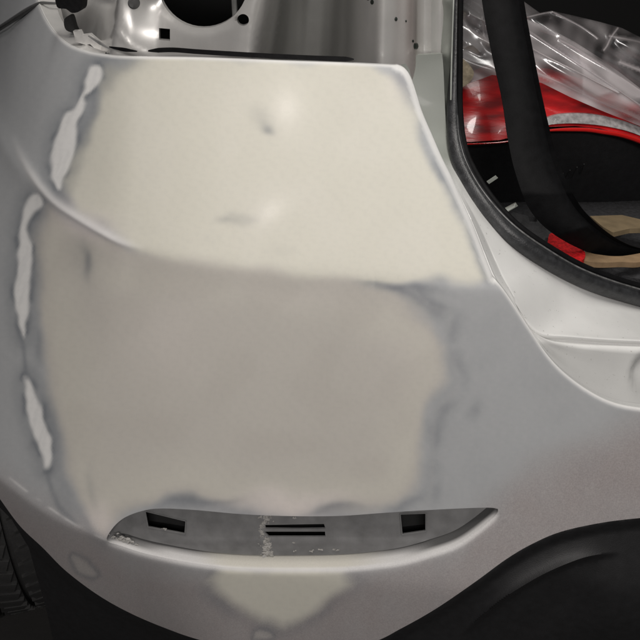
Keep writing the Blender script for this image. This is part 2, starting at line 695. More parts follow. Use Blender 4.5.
# rubbed silver-mauve paint low down and to the right
low = sstep(-25, 30, sdf(wu, [(960, 340), (720, 380), (600, 440), (530, 470), (470, 520), (440, 552), (380, 568), (250, 573), (150, 560), (70, 520), (20, 485), (-20, 470), (-20, 720), (960, 720)]))
lay(low * (0.85 + 0.04 * nA(uvb, 90)), MAUVE, 0.36)
lay(0.25 * sstep(-50, 60, sdf(wu, [(560, 470), (720, 400), (960, 390), (960, 520), (620, 520)])), (0.30, 0.262, 0.255))
# darker blotches in the sanded clear coat on the right
bl = np.clip(nC(uvb, 120) * 0.5, -1, 1)
lay(0.07 * np.clip(bl, 0, 1) * (uvb[:, 0] > 430), DARK)

A = [(104, 66), (140, 54), (250, 55), (375, 60), (394, 74), (408, 96), (420, 130), (436, 168), (452, 205), (470, 238), (483, 262), (487, 276), (470, 282), (400, 284),
     (350, 289), (330, 290), (250, 280), (190, 270), (140, 252), (112, 232), (86, 212), (68, 196), (66, 182), (76, 150), (88, 118), (100, 92)]
B = [(48, 208), (66, 216), (95, 232), (130, 246), (190, 256), (250, 264), (330, 275), (366, 284), (400, 300), (432, 320), (446, 345), (443, 378), (428, 420), (420, 470), (412, 494), (398, 507),
     (350, 512), (320, 509), (290, 514), (240, 511), (205, 500), (165, 498), (138, 506), (112, 524), (104, 539), (92, 530), (76, 500), (64, 462), (54, 415), (46, 360), (40, 300), (36, 255), (38, 225)]
C = [(222, 566), (345, 566), (352, 582), (330, 598), (304, 616), (286, 628), (262, 622), (232, 606), (212, 592), (204, 580)]
CREASE = [(120, 243), (190, 259), (250, 269), (330, 279), (490, 284)]
for poly, c, soft, r in ((A, FILL, 8, 0.55), (B, FILL2, 9, 0.55), (C, FILL * 1.06, 10, 0.55)):
    s = sdf(wu, poly)
    # feathered rim of blue-grey primer showing round each filled area
    ring = np.exp(-((s + 5) / 8) ** 2) * np.clip(0.32 + 0.30 * nB(uvb, 150), 0, 0.7)
    ring = ring * (1 - sstep(34, 12, seg_dist(uvb, CREASE)) * (uvb[:, 0] < 375))
    lay(ring * 0.65, DARK)
    lay(sstep(-soft * 0.7, soft, s), c, r)

# the lower filler thins to cream towards its rim
sB = sdf(wu, B)
lay(0.75 * sstep(2, 16, sB) * (1 - sstep(14, 62, sB)) * sstep(6, 40, seg_dist(uvb, CREASE)), (0.560, 0.540, 0.480))
# tone drift within the filler
fa = sstep(0, 20, sdf(wu, A)); fb = sstep(0, 20, sdf(wu, B))
lay(fa * np.clip(0.22 * nA(uvb, 170), 0, 0.25), (0.62, 0.60, 0.54))
lay(fb * np.clip(0.30 * nB(uvb, 190), 0, 0.3), (0.46, 0.435, 0.395))


def spot(u, v, ru, rv, ang, amt, c, r=None, hard=2.0):
    a = R(ang)
    dx, dy = wu[:, 0] - u, wu[:, 1] - v
    x = (dx * math.cos(a) + dy * math.sin(a)) / ru
    y = (-dx * math.sin(a) + dy * math.cos(a)) / rv
    lay(amt * np.exp(-(x * x + y * y) ** (hard / 2)), c, r)


# pinkish thin filler, soft painted lamp glow, and blue-grey show-through
for u, v, ru, rv, ang, amt in ((412, 84, 22, 18, 0, 0.3), (285, 505, 60, 12, 0, 0.5), (85, 226, 34, 16, 30, 0.5),
                               (100, 520, 18, 16, 0, 0.45), (170, 335, 40, 40, 0, 0.13), (405, 345, 40, 50, 0, 0.07), (300, 300, 80, 14, 4, 0.08)):
    spot(u, v, ru, rv, ang, amt, PINK)
for u, v, ru, rv, ang, amt in ((269, 127, 7, 5, 20, 0.6), (262, 119, 14, 8, 20, 0.2), (228, 225, 10, 4, -10, 0.3), (240, 217, 14, 5, -20, 0.25), (86, 266, 5, 14, -12, 0.62), (80, 250, 16, 24, 0, 0.2), (473, 410, 7, 10, 20, 0.35),
                               (94, 490, 6, 24, -8, 0.25), (200, 503, 38, 6, 0, 0.6), (335, 510, 28, 3.5, -4, 0.55), (62, 505, 8, 20, -15, 0.25), (449, 186, 6, 36, -25, 0.6), (474, 238, 5, 30, -24, 0.6), (484, 270, 4, 14, -8, 0.4),
                               (405, 82, 8, 26, -20, 0.5), (420, 120, 6, 40, -20, 0.35), (400, 288, 36, 5, 3, 0.35), (372, 284, 14, 3, 0, 0.35), (128, 60, 18, 8, 0, 0.35), (88, 118, 5, 40, 15, 0.4), (112, 72, 8, 18, 30, 0.3)):
    spot(u, v, ru, rv, ang, amt, DARK)
# two places burnished smooth by hand: they catch the ceiling bulbs
for u, v, ru, rv, ang in ((287, 108, 26, 34, 0), (270, 212, 30, 18, -30)):
    a_ = R(ang); dx, dy = uvb[:, 0] - u, uvb[:, 1] - v
    q = ((dx * math.cos(a_) + dy * math.sin(a_)) / ru) ** 2 + ((-dx * math.sin(a_) + dy * math.cos(a_)) / rv) ** 2
    kq = np.exp(-q); rgh = rgh * (1 - kq) + 0.265 * kq
# stepped contour of primer right of the lower filler
st = smooth_poly([(412, 290), (430, 306), (458, 316), (452, 330), (446, 345), (456, 356), (460, 380), (448, 410), (442, 440), (436, 480), (428, 505)], 4, False)
ds_ = seg_dist(wu, st)
lay(np.clip(0.30 + .15 * nA(uvb, 80), .05, .5) * np.exp(-(ds_ / 7) ** 2), DARK)
lay(0.22 * np.exp(-(seg_dist(wu + [6, 0], st) / 3) ** 2), (0.42, 0.42, 0.42))

# islands rubbed through to light paint, each inside a dark hairline
ISL = [[(92, 67), (102, 68), (102, 80), (92, 90), (84, 97), (86, 104), (80, 118), (75, 145), (67, 172), (60, 188), (54, 178), (52, 158), (54, 140), (62, 122), (76, 106), (82, 92), (85, 76)],
       [(33, 194), (40, 197), (42, 204), (34, 212), (28, 226), (30, 240), (31, 262), (29, 300), (23, 338), (18, 320), (16, 290), (18, 250), (21, 230), (25, 208)],
       [(26, 376), (33, 388), (43, 412), (50, 438), (50, 455), (46, 470), (40, 452), (31, 425), (26, 400)],
       [(72, 556), (80, 558), (95, 570), (98, 575), (88, 575), (76, 569)],
       [(254, 632), (266, 632), (272, 637), (262, 641), (254, 638)]]
for i, p in enumerate(ISL):
    p = smooth_poly(p, 3)
    q = uvb + np.stack([nC(uvb, 60), nA(uvb, 50)], 1) * 0.8
    s = sdf(q, p)
    if i < 3:
        lay(np.clip(0.48 + 0.3 * nB(uvb, 60), .12, .8) * np.exp(-((s + 1.8) / 3.3) ** 2), DARK)
        lay(0.28 * np.exp(-((s + 6) / 7) ** 2), DARK)
    else:
        lay(0.45 * np.exp(-((s + 1.5) / 2.5) ** 2), DARK)
    lay(sstep(-2.4, 2.6, s) * (0.95 if i < 3 else 0.6), BARE * 1.08 if i < 3 else (0.44, 0.42, 0.40), 0.5)
scr = Noise(51, 40, 3, 12)(np.stack([uvb[:, 0] * 1.0 + uvb[:, 1] * .3, uvb[:, 1] * .12], 1), 40)
for p in ISL[:3]:
    lay(0.12 * np.clip(scr, 0, 1) * sstep(0, 3, sdf(uvb, smooth_poly(p, 3))), PRIMER)
# line that runs on between the second and third island
ln = smooth_poly([(22, 338), (24, 352), (26, 378)], 3, False)
lay(0.5 * np.exp(-(seg_dist(uvb, ln) / 2.5) ** 2), DARK)
ln = smooth_poly([(46, 470), (52, 490), (60, 508), (74, 522)], 3, False)
lay(0.45 * np.exp(-(seg_dist(uvb, ln) / 3) ** 2), DARK)
# crease lip lightened as its highlight; edges worn to bare white
lay(0.8 * np.exp(-(dl / 4.2) ** 2) * tl, LIGHT)
lay(np.clip(0.8 * (1 - sstep(2.5, 7.5, dr)), 0, 1), BARE, 0.4)
lay(0.85 * (1 - sstep(0.8, 3.0, seg_dist(uvb, smooth_poly(EDGE_SILL, 3, False)))), BARE, 0.4)
lay(0.8 * (1 - sstep(0.8, 3.0, seg_dist(uvb, smooth_poly(EDGE_TOP, 3, False)))), BARE, 0.4)
lipb = (1 - sstep(0.5, 3.5, do)) * lwb
lay(0.8 * lipb, LIGHT)
cl = CLINE
lay(0.55 * np.exp(-(seg_dist(uvb, cl) / 1.4) ** 2) * np.clip(.6 + .6 * nB(uvb, 60), 0, 1), LIGHT)
# fine scuffs: hairline sanding marks and dust
lay(0.035 * np.clip(Noise(9, 30, 4, 14)(uvb * [1, 1.6], 60), 0, 1), DARK)
lay(0.03 * np.clip(Noise(11, 30, 4, 14)(uvb, 45) - 0.3, 0, 1), LIGHT)

nv0 = len(Vb)
FLG = np.array([0, 0.010, -0.001])
Vx, Fx, _ = rim(Vb, trib.tolist(), loopb[0], [FLG * 0.15 + [0, 0, 0], FLG])
# recess walls of the reflector opening
DREC = 0.018
L1 = loopb[1]
pts = Vx[L1]
cen = np.array([0, 0, pts[:, 2].mean()])
inw = np.zeros_like(pts); puv = project(pts)
ldist = puv[:, 1] - (541 + (puv[:, 0] - 107) * (511.5 - 541) / 391)       # >0: lower lip
inw[:, 2] = np.clip(ldist / 8, -1, 1)
d1 = np.array([0, 0.003, 0]) + inw * 0.0012
d2 = np.array([0, 0.008, 0]) + inw * 0.0030
d3 = np.array([0, DREC, 0]) + inw * 0.0045
Vx, Fx, last = rim(Vx, Fx, L1, [d1, d2, d3])
bumper = mk('bumper', Vx, Fx, M['bumper'], car, sharp=50)
me = bumper.data
extra = len(Vx) - nv0
# colour of the extruded rims: outer flange white paint, recess floor pale filler dust at its front, painted shade behind
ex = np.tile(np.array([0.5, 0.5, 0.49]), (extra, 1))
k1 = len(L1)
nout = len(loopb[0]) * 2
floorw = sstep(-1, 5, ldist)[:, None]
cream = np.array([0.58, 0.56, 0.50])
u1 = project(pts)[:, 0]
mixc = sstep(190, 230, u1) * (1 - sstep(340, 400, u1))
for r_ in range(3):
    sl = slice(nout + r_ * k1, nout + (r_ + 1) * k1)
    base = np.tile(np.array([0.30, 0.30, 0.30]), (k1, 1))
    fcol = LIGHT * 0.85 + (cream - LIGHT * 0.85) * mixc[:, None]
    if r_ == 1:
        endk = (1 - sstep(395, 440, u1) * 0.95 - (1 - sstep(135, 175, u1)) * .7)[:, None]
        fcol = fcol * endk + np.array([0.06, 0.06, 0.06]) * (1 - endk)  # floor ends painted near black as shade inside the slot
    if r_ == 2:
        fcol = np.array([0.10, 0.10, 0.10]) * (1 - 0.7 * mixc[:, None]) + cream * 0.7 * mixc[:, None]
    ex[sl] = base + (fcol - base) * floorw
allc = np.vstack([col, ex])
rr = np.concatenate([rgh, np.full(extra, 0.5)])
ca = me.color_attributes.new('paint', 'FLOAT_COLOR', 'POINT')
fleck = np.concatenate([np.clip(low * (1 - sstep(-6, 8, sdf(wu, C))) + .0, 0, 1) * .9 + .06, np.full(extra, .3)])[:, None]
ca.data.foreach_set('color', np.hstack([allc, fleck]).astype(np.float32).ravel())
ra = me.attributes.new('rough', 'FLOAT', 'POINT')
ra.data.foreach_set('value', rr.astype(np.float32))

# ---- back of the recess with its openings ---------------------------------
Lp = Vx[last]
back_out = project(Lp)
holes = [[(145, 511), (186, 521), (185, 534), (148, 527)],
         [(265, 525), (324, 524), (325.5, 528.5), (300, 529), (266, 528.5)],
         [(264, 531.6), (325, 531.6), (325.5, 536.8), (269, 536.8)],
         [(400, 514), (426, 513), (426, 531), (402, 534.5)]]
hl = [resample(h, 3) for h in holes]
ru, rt, rl = tri_region(back_out, hl, 3)
ribs = 0.0012 * np.exp(-((ru[:, 1] - (541 + 0.00006 * (ru[:, 0] - 300) ** 2)) / 2.2) ** 2) + 0.0015 * np.exp(-((ru[:, 0] - 262) / 2.0) ** 2)
RV = hit(ru, DREC - ribs + 0.0004)
RF = rt.tolist()
for L in rl[1:]:
    RV, RF, e = rim(RV, RF, L, [(0, 0.0022, 0)])
recess = mk('reflector_recess', RV, RF, M['recess'], bumper, sharp=40)
bb = at_y([(105, 500), (500, 500), (500, 560), (105, 560)], 0)
for h in holes:
    h = np.array(h); c = h.mean(0)
    q = h + np.sign(h - c) * np.minimum(np.abs(h - c), 4)
    hv = hit(q, DREC + 0.0030)
    # closed pocket behind each opening
    n = len(hv)
    pv = np.vstack([hv, hv + [0, 0.03, -0.012]])
    pf = [tuple(range(n, 2 * n))] + [(i, (i + 1) % n, n + (i + 1) % n, n + i) for i in range(n)]
    mk('opening_pocket', pv, pf, M['void'], bumper, smooth=False)

for h in (holes[0], holes[3]):
    P = hit(np.array(h, float), DREC - 0.0006)
    P = np.vstack([P, P[:1]])
    vf = [tube(np.linspace(P[i], P[i + 1], 3), 0.0009, 6) for i in range(len(P) - 1)]
    v, f = joinm(vf)
    mk('opening_frame', v, f, M['recess'], bumper)
# crumbs of filler stuck in the recess
cr = []
for i in range(420):
    k = rng.random()
    if k < 0.55:
        v = rng.uniform(514, 556); u = 266 + rng.normal(0, 2.6) + (4 if v > 550 else 0)
        if 523 < v < 538:
            u = 262 + rng.normal(0, 1.2)
        s = rng.uniform(0.0004, 0.0015); off = DREC - 0.0003
    elif k < 0.75:
        u = 266.5 + rng.normal(0, 1.8); v = rng.uniform(538, 556); s = rng.uniform(0.0012, 0.0026); off = DREC + 0.0006
    elif k < 0.9:
        u = 122 + rng.normal(0, 7); v = 540 + (u - 122) * 0.25 + rng.normal(0, 2.2); s = rng.uniform(0.0008, 0.0024); off = 0.010
    else:
        u, v = [(293, 543), (294, 551), (294, 518), (321, 550), (336, 550), (312, 551), (165, 529)][rng.integers(7)]
        u += rng.normal(0, 1.2); v += rng.normal(0, .5); s = rng.uniform(0.0006, 0.0012); off = DREC - 0.001
    p = hit([(u, v)], off)[0]
    b_ = bmesh.new(); bmesh.ops.create_icosphere(b_, subdivisions=1, radius=1)
    vv = np.array([x.co for x in b_.verts]) * rng.uniform(0.45, 1.5, (len(b_.verts), 1)) * s * rng.uniform(.6, 1.7, 3) * [1, .6, 1]
    ff = [[x.index for x in f.verts] for f in b_.faces]
    b_.free()
    cr.append((vv + p, ff))
cv, cf = joinm(cr)
o = mk('filler_crumbs', cv, cf, M['residue'], bumper)
o['kind'] = 'stuff'

# ---- black lower trim ------------------------------------------------------
low_edge = smooth_poly(EDGE_LOW[::-1], 4, False)         # left to right
to = np.vstack([low_edge + [0, -5], resample([(860, 505), (860, 720), (75, 720), (55, 650), (46, 608), (37, 577), (29, 548), (12, 520), (-15, 492)], 8, False)[1:-1]])
RID = smooth_poly([(455, 640), (470, 626), (486, 612), (510, 594), (540, 576), (566, 564), (590, 556), (620, 552)], 2.5, False)
tu, tt, tl_ = tri_region(to, [], 3.2, extra=[RID + [0, d_] for d_ in (-6, -3.5, -1.6, 0, 1.3, 3.0, 5.0)])
dt = seg_dist(tu, low_edge)
below = dt * (tu[:, 1] > 0)
dR = seg_dist(tu, RID)
# side of the ridge line (positive = below/right)
yr = np.interp(tu[:, 0], RID[:, 0], RID[:, 1])
side = tu[:, 1] - yr
rt_ = sstep(455, 500, tu[:, 0]) * (1 - sstep(560, 625, tu[:, 0]))
off = 0.004 + 0.010 * sstep(2, 10, dt) + rt_ * (0.016 * sstep(0, 5, side) - 0.009 * np.exp(side / 9) * (side <= 0) - 0.009 * np.exp(-side / 3) * (side > 0))
off = off + 0.03 * sstep(60, 140, side) * (tu[:, 0] > 420)
TV = hit(tu, off)
TF = tt.tolist()
TV, TF, _ = rim(TV, TF, tl_[0], [(0, 0.012, 0)])
mk('lower_trim', TV, TF, M['black'], car, sharp=40)

# ---- body panel between bumper and boot opening -----------------------------
bu = lambda u, v: float(hit([(u, v)])[0][1])
SEAL_L = [(438, 56, .205), (440, 100, .195), (442, 132, .180), (449, 163, .145), (458, 183, .112), (475, 213, .075), (500, 243, .055), (530, 266, .052), (560, 284, .058), (600, 301, .074), (640, 313, .090), (720, 332, .12)]
# rows across the panel: bumper edge, foot of the step, front edge of the sill, middle, seal
ROWS = [((388, 57, .205), (440, 53.5, .205)), ((399, 70, .204), (441, 62, .204)), ((412, 82, .201), (442, 80, .200)), ((422, 111, .190), (443, 108, .193)), ((433, 138, .172), (445, 135, .178)),
        ((443, 160, .140), (451, 161, .146)), ((451, 176, .108), (460, 181, .113)), ((460, 196, .070), (468, 197, .092)), ((473, 225, None), (487, 224, .068)), ((484, 254, None), (508, 246, .057)),
        ((494, 279, None), (530, 263, .054)), ((503, 290, None), (545, 272, .056)), ((514, 306, None), (565, 283, .061)), ((533, 334, None), (592, 295, .072)), ((552, 361, None), (608, 301, .079)),
        ((575, 383, None), (622, 305, .085)), ((605, 400, None), (635, 309, .090)), ((640, 409, None), (655, 313, .097)), ((675, 413, None), (685, 320, .108)), ((715, 416, None), (725, 330, .122)), ((790, 420.5, None), (800, 335, .122)), ((862, 424.5, None), (875, 338, .122))]
FRONT = {13: (535, 333, -.036), 14: (566, 336.5, -.029), 15: (594, 339, -.023), 16: (622, 340.5, -.015), 17: (650, 341.5, -.008), 18: (683, 343, .003), 19: (722, 345, .015), 20: (795, 347.5, .016), 21: (868, 349, .016)}
grid = []
for i, (e, l) in enumerate(ROWS):
    ey = e[2] if e[2] is not None else bu(e[0], e[1]) + 0.012
    E3 = at_y([e[:2]], ey)[0]; L3 = at_y([(l[0] + (2 if i < 6 else 3), l[1] - np.interp(i, [5, 9], [0, 6]))], l[2] + np.interp(i, [4, 9], [.0, .006]))[0]
    tuck = E3 + np.array([-0.006, 0.008 if e[2] is None else 0.0, -0.012 if e[2] is None else 0])
    if i in FRONT:
        f = FRONT[i]
        C3 = at_y([f[:2]], f[2])[0]
        B3 = at_y([(f[0], f[1] + 8.5)], f[2] - .0055)[0]
        if i == 13:
            B3 = E3 * .5 + C3 * .5
        Q = [tuck, E3, E3 * .5 + B3 * .5 + [0, .004, -.002], B3, at_y([(f[0], f[1] + 4.2)], f[2] + .0045)[0], C3, C3 * .9 + L3 * .1 + [0, 0, .0006], C3 * .5 + L3 * .5 + [0, 0, .001], L3]
    else:
        fs = np.interp(i, [8, 12], [1, .22])
        g = lambda t: E3 * (1 - t * (fs if t < .5 else 1)) + L3 * t * (fs if t < .5 else 1)
        dip = np.array([0, .0, 0]) if i < 8 else np.array([0.001, .004, -.0015]) * np.interp(i, [8, 10, 12], [1.2, 1.6, 0.0])
        Q = [tuck, E3, g(.06) + dip * .2, g(.13) + dip * .4, g(.2) + dip * .7, g(.28) + dip, g(.36) + dip * .8, g(.65), L3]
    grid.append(Q)
G3 = np.array(grid)                                     # rows x 9 x 3


def cr_up(A, k):
    out = []
    n = len(A)
    for i in range(n - 1):
        p0, p1, p2, p3 = A[max(i - 1, 0)], A[i], A[i + 1], A[min(i + 2, n - 1)]
        m1 = (p2 - p0) * .5 if i > 0 else (p2 - p1); m2 = (p3 - p1) * .5 if i < n - 2 else (p2 - p1)
        for j in range(k):
            t = j / k
            out.append((2 * t ** 3 - 3 * t * t + 1) * p1 + (t ** 3 - 2 * t * t + t) * m1 + (-2 * t ** 3 + 3 * t * t) * p2 + (t ** 3 - t * t) * m2)
    out.append(A[-1])
    return np.array(out)


def gsm(A, it):
    for _ in range(it):
        B = A.copy(); B[1:-1] = .25 * A[:-2] + .5 * A[1:-1] + .25 * A[2:]; A = B
    return A


G3 = cr_up(G3, 8)
G3 = gsm(G3, 10)
G3 = np.swapaxes(cr_up(np.swapaxes(G3, 0, 1), 4), 0, 1)
nr, nc = G3.shape[:2]
pkc = at_y([(652, 380)], -.028)[0]
ddp = np.linalg.norm((G3 - pkc) / np.array([.042, .06, .036]), axis=2)
G3[..., 1] += 0.014 * (1 - sstep(.72, 1.0, ddp))
V = G3.reshape(-1, 3)
F = [(i * nc + j, i * nc + j + 1, (i + 1) * nc + j + 1, (i + 1) * nc + j) for i in range(nr - 1) for j in range(nc - 1)]
loop = [i * nc + nc - 1 for i in range(nr - 1, -1, -1)] + list(range(nc - 2, -1, -1)) + [i * nc for i in range(1, nr)] + [(nr - 1) * nc + j for j in range(1, nc - 1)]
V, F, _ = rim(V, F, loop, [(0, .004, -.0006), (0, .022, -.003)])
pan = mk('body_panel', V, F, M['body'], car, sharp=75)
vv_ = project(V)[:, 1] + 4 * nA(project(V), 60)
kj = sstep(150, 205, vv_)[:, None]
cj = np.array([.26, .275, .25]) * (1 - kj) + np.array([.76, .76, .745]) * kj      # grey green jamb with hatch shade painted in, giving way to white
pv_ = project(V)
fv_ = np.interp(pv_[:, 0], [533, 585, 640, 720], [334, 342, 345, 349])
kf = (sstep(4, 9, pv_[:, 1] - fv_) * sstep(528, 545, pv_[:, 0]))[:, None]
cj = cj * (1 - kf) + np.array([.46, .46, .45]) * kf                                     # steep silver face below the sill step, shade painted into its grey
a = pan.data.color_attributes.new('paint', 'FLOAT_COLOR', 'POINT'); a.data.foreach_set('color', np.hstack([cj, 0.05 + 0.9 * kj]).astype(np.float32).ravel())
a = pan.data.attributes.new('rough', 'FLOAT', 'POINT'); a.data.foreach_set('value', (0.5 - .25 * kj[:, 0]).astype(np.float32))

# ---- stamped panel behind the missing tail lamp ------------------------------
us = np.array([30, 60, 75, 90, 104, 111, 116, 130, 160, 200, 240, 252, 262, 272, 285, 305, 330, 345, 356, 368, 380, 388, 398, 410, 416, 421, 426, 431, 437, 450])
eY = np.array([bu(min(max(u, 70), 395), 66) for u in us])
add = np.array([.30, .30, .27, .19, .10, .060, .034, .048, .080, .062, .036, .034, .050, .110, .150, .170, .170, .140, .090, .060, .034, .038, .044, .044, .038, .070, .076, .066, .078, .073])
cY = eY + add


def cav_y(uv):
    uu = uv[:, 0] + (uv[:, 1] - 30) * np.interp(uv[:, 0], [60, 112, 120, 250, 262, 300, 450], [.20, .20, .10, 0.1, 0.22, 0.05, 0.0])
    y = np.interp(uu, us, cY)
    y = 0.25 * np.interp(uu - 3, us, cY) + 0.5 * y + 0.25 * np.interp(uu + 3, us, cY)
    r = np.hypot(uv[:, 0] - 153, uv[:, 1] - 1)
    y = y + 0.020 * np.exp(-(r / 26) ** 2) - 0.0015 * np.exp(-((np.hypot(uv[:, 0] - 160, uv[:, 1] - 8) - 48) / 2.2) ** 2) * (uv[:, 0] < 150)
    rh = np.hypot(uv[:, 0] - 203, uv[:, 1] + 17)
    y = y + 0.004 * np.exp(-((rh - 45) / 5) ** 2)
    return at_y(uv, y)


def circ(u, v, r, n=28, rv=None):
    t = np.linspace(0, 2 * np.pi, n, endpoint=False)
    return np.stack([u + r * np.cos(t), v + (rv or r) * np.sin(t)], 1)


cav_holes = [circ(203, -17, 45, 48), circ(243, 20, 6, 20), np.array([(159, 28), (170, 29), (170, 41), (159, 40)], float)]
co = resample([(62, -110), (456, -110), (456, 70), (438, 95), (395, 90), (300, 85), (62, 90)], 4)
vl = [np.stack([np.full(120, u_), np.linspace(-108, 88, 120)], 1) - [[0, 0]] for u_ in (256, 262, 267, 272, 279, 350, 356, 362, 410, 413, 416, 418, 421, 424, 427, 431, 434)]
for q in vl:
    q[:, 0] -= (q[:, 1] - 30) * np.interp(q[0, 0], [250, 262, 300, 450], [0.1, 0.22, 0.05, 0.0])
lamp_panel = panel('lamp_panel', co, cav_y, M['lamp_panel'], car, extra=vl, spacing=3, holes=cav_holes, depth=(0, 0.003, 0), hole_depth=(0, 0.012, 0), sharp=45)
q = np.array([v.co for v in lamp_panel.data.vertices]) + np.array(car.location)
q = project(q)
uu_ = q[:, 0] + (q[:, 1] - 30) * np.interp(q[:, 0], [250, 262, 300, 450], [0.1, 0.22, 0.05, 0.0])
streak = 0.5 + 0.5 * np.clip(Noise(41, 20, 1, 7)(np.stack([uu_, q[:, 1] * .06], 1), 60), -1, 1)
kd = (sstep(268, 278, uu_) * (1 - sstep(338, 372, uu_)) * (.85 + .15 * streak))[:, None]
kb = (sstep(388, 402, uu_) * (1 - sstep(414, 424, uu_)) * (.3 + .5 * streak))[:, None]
cc = np.array([.62, .61, .59]) * (1 - kd) + np.array([.17, .17, .16]) * kd          # shade of the hollow painted dark grey, brownish stain beside the pillar
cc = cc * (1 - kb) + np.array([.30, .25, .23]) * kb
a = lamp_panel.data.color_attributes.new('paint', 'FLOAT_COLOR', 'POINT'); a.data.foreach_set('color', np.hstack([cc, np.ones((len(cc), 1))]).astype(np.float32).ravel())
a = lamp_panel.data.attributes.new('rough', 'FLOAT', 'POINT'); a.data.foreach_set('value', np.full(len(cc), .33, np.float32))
# dark space behind it
p0 = at_y([(60, -130), (436, -130), (436, 110), (60, 110)], [.66, .44, .44, .66]) + np.array([0, .03, 0])
p1 = p0 + [0.0, 0.25, 0]
mk('lamp_cavity', np.vstack([p0, p1]), [(4, 5, 6, 7), (0, 4, 7, 3), (1, 2, 6, 5), (0, 1, 5, 4), (3, 7, 6, 2)], M['void'], car, smooth=False)
# rubber plug in the upper hole and a bracket edge seen through the large one
pl = cav_y(circ(134, 3, 6.2, 20))
pc = cav_y(np.array([(134, 3)])) + [0, -0.002, 0]
pv = np.vstack([pl + [0, -0.0005, 0], (pl - pc) * 0.75 + pc + [0, -0.0015, 0], pc])
n = 20
mk('rubber_plug', pv, [(i, (i + 1) % n, n + (i + 1) % n, n + i) for i in range(n)] + [(n + i, n + (i + 1) % n, 2 * n) for i in range(n)], M['cable'], car)
P, _ = curve3([(231, -40, .42), (234, 0, .42), (236, 40, .42)], 8)
v, f = tube(P, 0.004, 8)
mk('inner_bracket', v, f, M['metal'], car)

# foam strip on the top edge of the bumper
def strip(name, line, wid, dy, material, parent, h=0.004):
    s = smooth_poly(line, 3, False)
    V, F = [], []
    for i, (u, v) in enumerate(s):
        t = min(1, i / 4, (len(s) - 1 - i) / 4)
        wv = wid * (0.25 + 0.75 * t)
        y = bu(u, min(v + 6, 66 + 0 * u)) + dy
        a = at_y([(u, v - wv / 2)], y + 0.002)[0]; b = at_y([(u, v + wv / 2)], y)[0]
        V += [a, b, b + [0, h, 0], a + [0, h, 0]]
    k = len(s)
    for i in range(k - 1):
        for j in range(4):
            F.append((4 * i + j, 4 * i + (j + 1) % 4, 4 * (i + 1) + (j + 1) % 4, 4 * (i + 1) + j))
    F += [(3, 2, 1, 0), tuple(range(4 * k - 4, 4 * k))]
    return mk(name, V, F, material, parent, sharp=30)


strip('foam_strip', [(148, 51), (172, 50), (200, 52), (250, 55), (300, 57.5), (354, 59.5)], 4.6, 0.011, M['rubber_dark'], car, 0.002)
strip('foam_strip', [(109, 47), (122, 49.5), (137, 51.5)], 3.6, 0.012, M['rubber_dark'], car, 0.002)

# clip, wire plug, dark gap and bracket at the left of the cavity
def lump(name, pts, y, depth, material, parent, spacing=2.5, so=True):
    yy = y
    return panel(name, pts, lambda uv: at_y(uv, np.full(len(uv), yy) + 0.0006 * np.sin(uv[:, 0] * 0.9) * np.cos(uv[:, 1] * 0.7)), material, parent, spacing=spacing, depth=(0, depth, 0), smooth_out=so, sharp=50)


yb = bu(70, 60)
fo = smooth_poly([(36, -15), (38, 0), (45, 17), (55, 32), (68, 44), (85, 51), (104, 55)], 3, False)
fi = smooth_poly([(54, -15), (56, 0), (59, 14), (66, 26), (77, 38), (90, 46), (106, 52)], 3, False)
kk = np.linspace(0, 1, 60)
fo = np.stack([np.interp(kk, np.linspace(0, 1, len(fo)), fo[:, c]) for c in (0, 1)], 1)
fi = np.stack([np.interp(kk, np.linspace(0, 1, len(fi)), fi[:, c]) for c in (0, 1)], 1)
yo = hit(fo + [0, 1.5])[:, 1]
a_ = at_y(fo, yo + .004); m_ = at_y(fo * .5 + fi * .5, yo + .022); b_ = at_y(fi, yo + .030); c_ = b_ + [0, .02, -.012]
V = np.stack([a_, m_, b_, c_], 1).reshape(-1, 3)
F = [(4 * i + j, 4 * i + j + 1, 4 * i + j + 5, 4 * i + j + 4) for i in range(59) for j in range(3)]
mk('edge_flange', V, F, M['inner'], bumper, sharp=60)
lump('clip_plug_gap', [(73, 31), (80, 30.5), (82, 35), (90, 34), (97, 40), (109, 48.5), (101, 51), (94, 48), (90, 44), (86, 45), (76, 42)], yb + 0.020, 0.010, M['inner'], car, so=False)
lump('clip_plug_gap', [(57, -8), (80, -8), (82, 4), (80, 11), (72, 13), (66, 9), (57, 7)], yb + 0.050, 0.03, M['rubber_dark'], car)
lump('clip_plug_gap', [(64, 20), (70, 16), (74, 28), (76, 33), (66, 30)], yb + 0.060, 0.02, M['void'], car)  # near-black patch standing in for a shadowed gap
strip('bracket_edge', [(88, 36), (96, 41), (104, 46), (110, 49)], 3.0, 0.015, M['metal'], car)

# ---- pillar flange ------------------------------------------------------------
pc_ = []
for v, dz in ((-110, -.02), (0, -.03), (55, -.035), (100, -.042), (150, -.075), (185, -.12)):
    for u, y in ((412, .285), (420, .30), (427, .285), (434, .292), (439, .285), (443, .262), (449, .250), (455, .246)):
        sh = np.interp(v, [-110, 0, 100, 150, 185], [4, 0, -1, 5, 14])
        pc_.append((u + sh, v, y + dz))
pyf = rbf(pc_)
panel('pillar_panel', [(412, -110), (457, -110), (454, 0), (453, 60), (453, 110), (459, 145), (470, 175), (462, 186), (446, 160), (437, 130), (432, 90), (418, 60), (412, 50)], lambda uv: at_y(uv, pyf(uv)), M['pillar'], car, spacing=2.6, depth=(0, 0.004, 0), sharp=60)
# light worn metal edge beside the seal
P, _ = curve3([(456.5, -60, .222), (453.6, 0, .206), (451.6, 60, .194), (450.8, 100, .182)], 4)
v, f = tube(P, 0.0011, 6)
mk('flange_edge', v, f, M['pillar'], car)
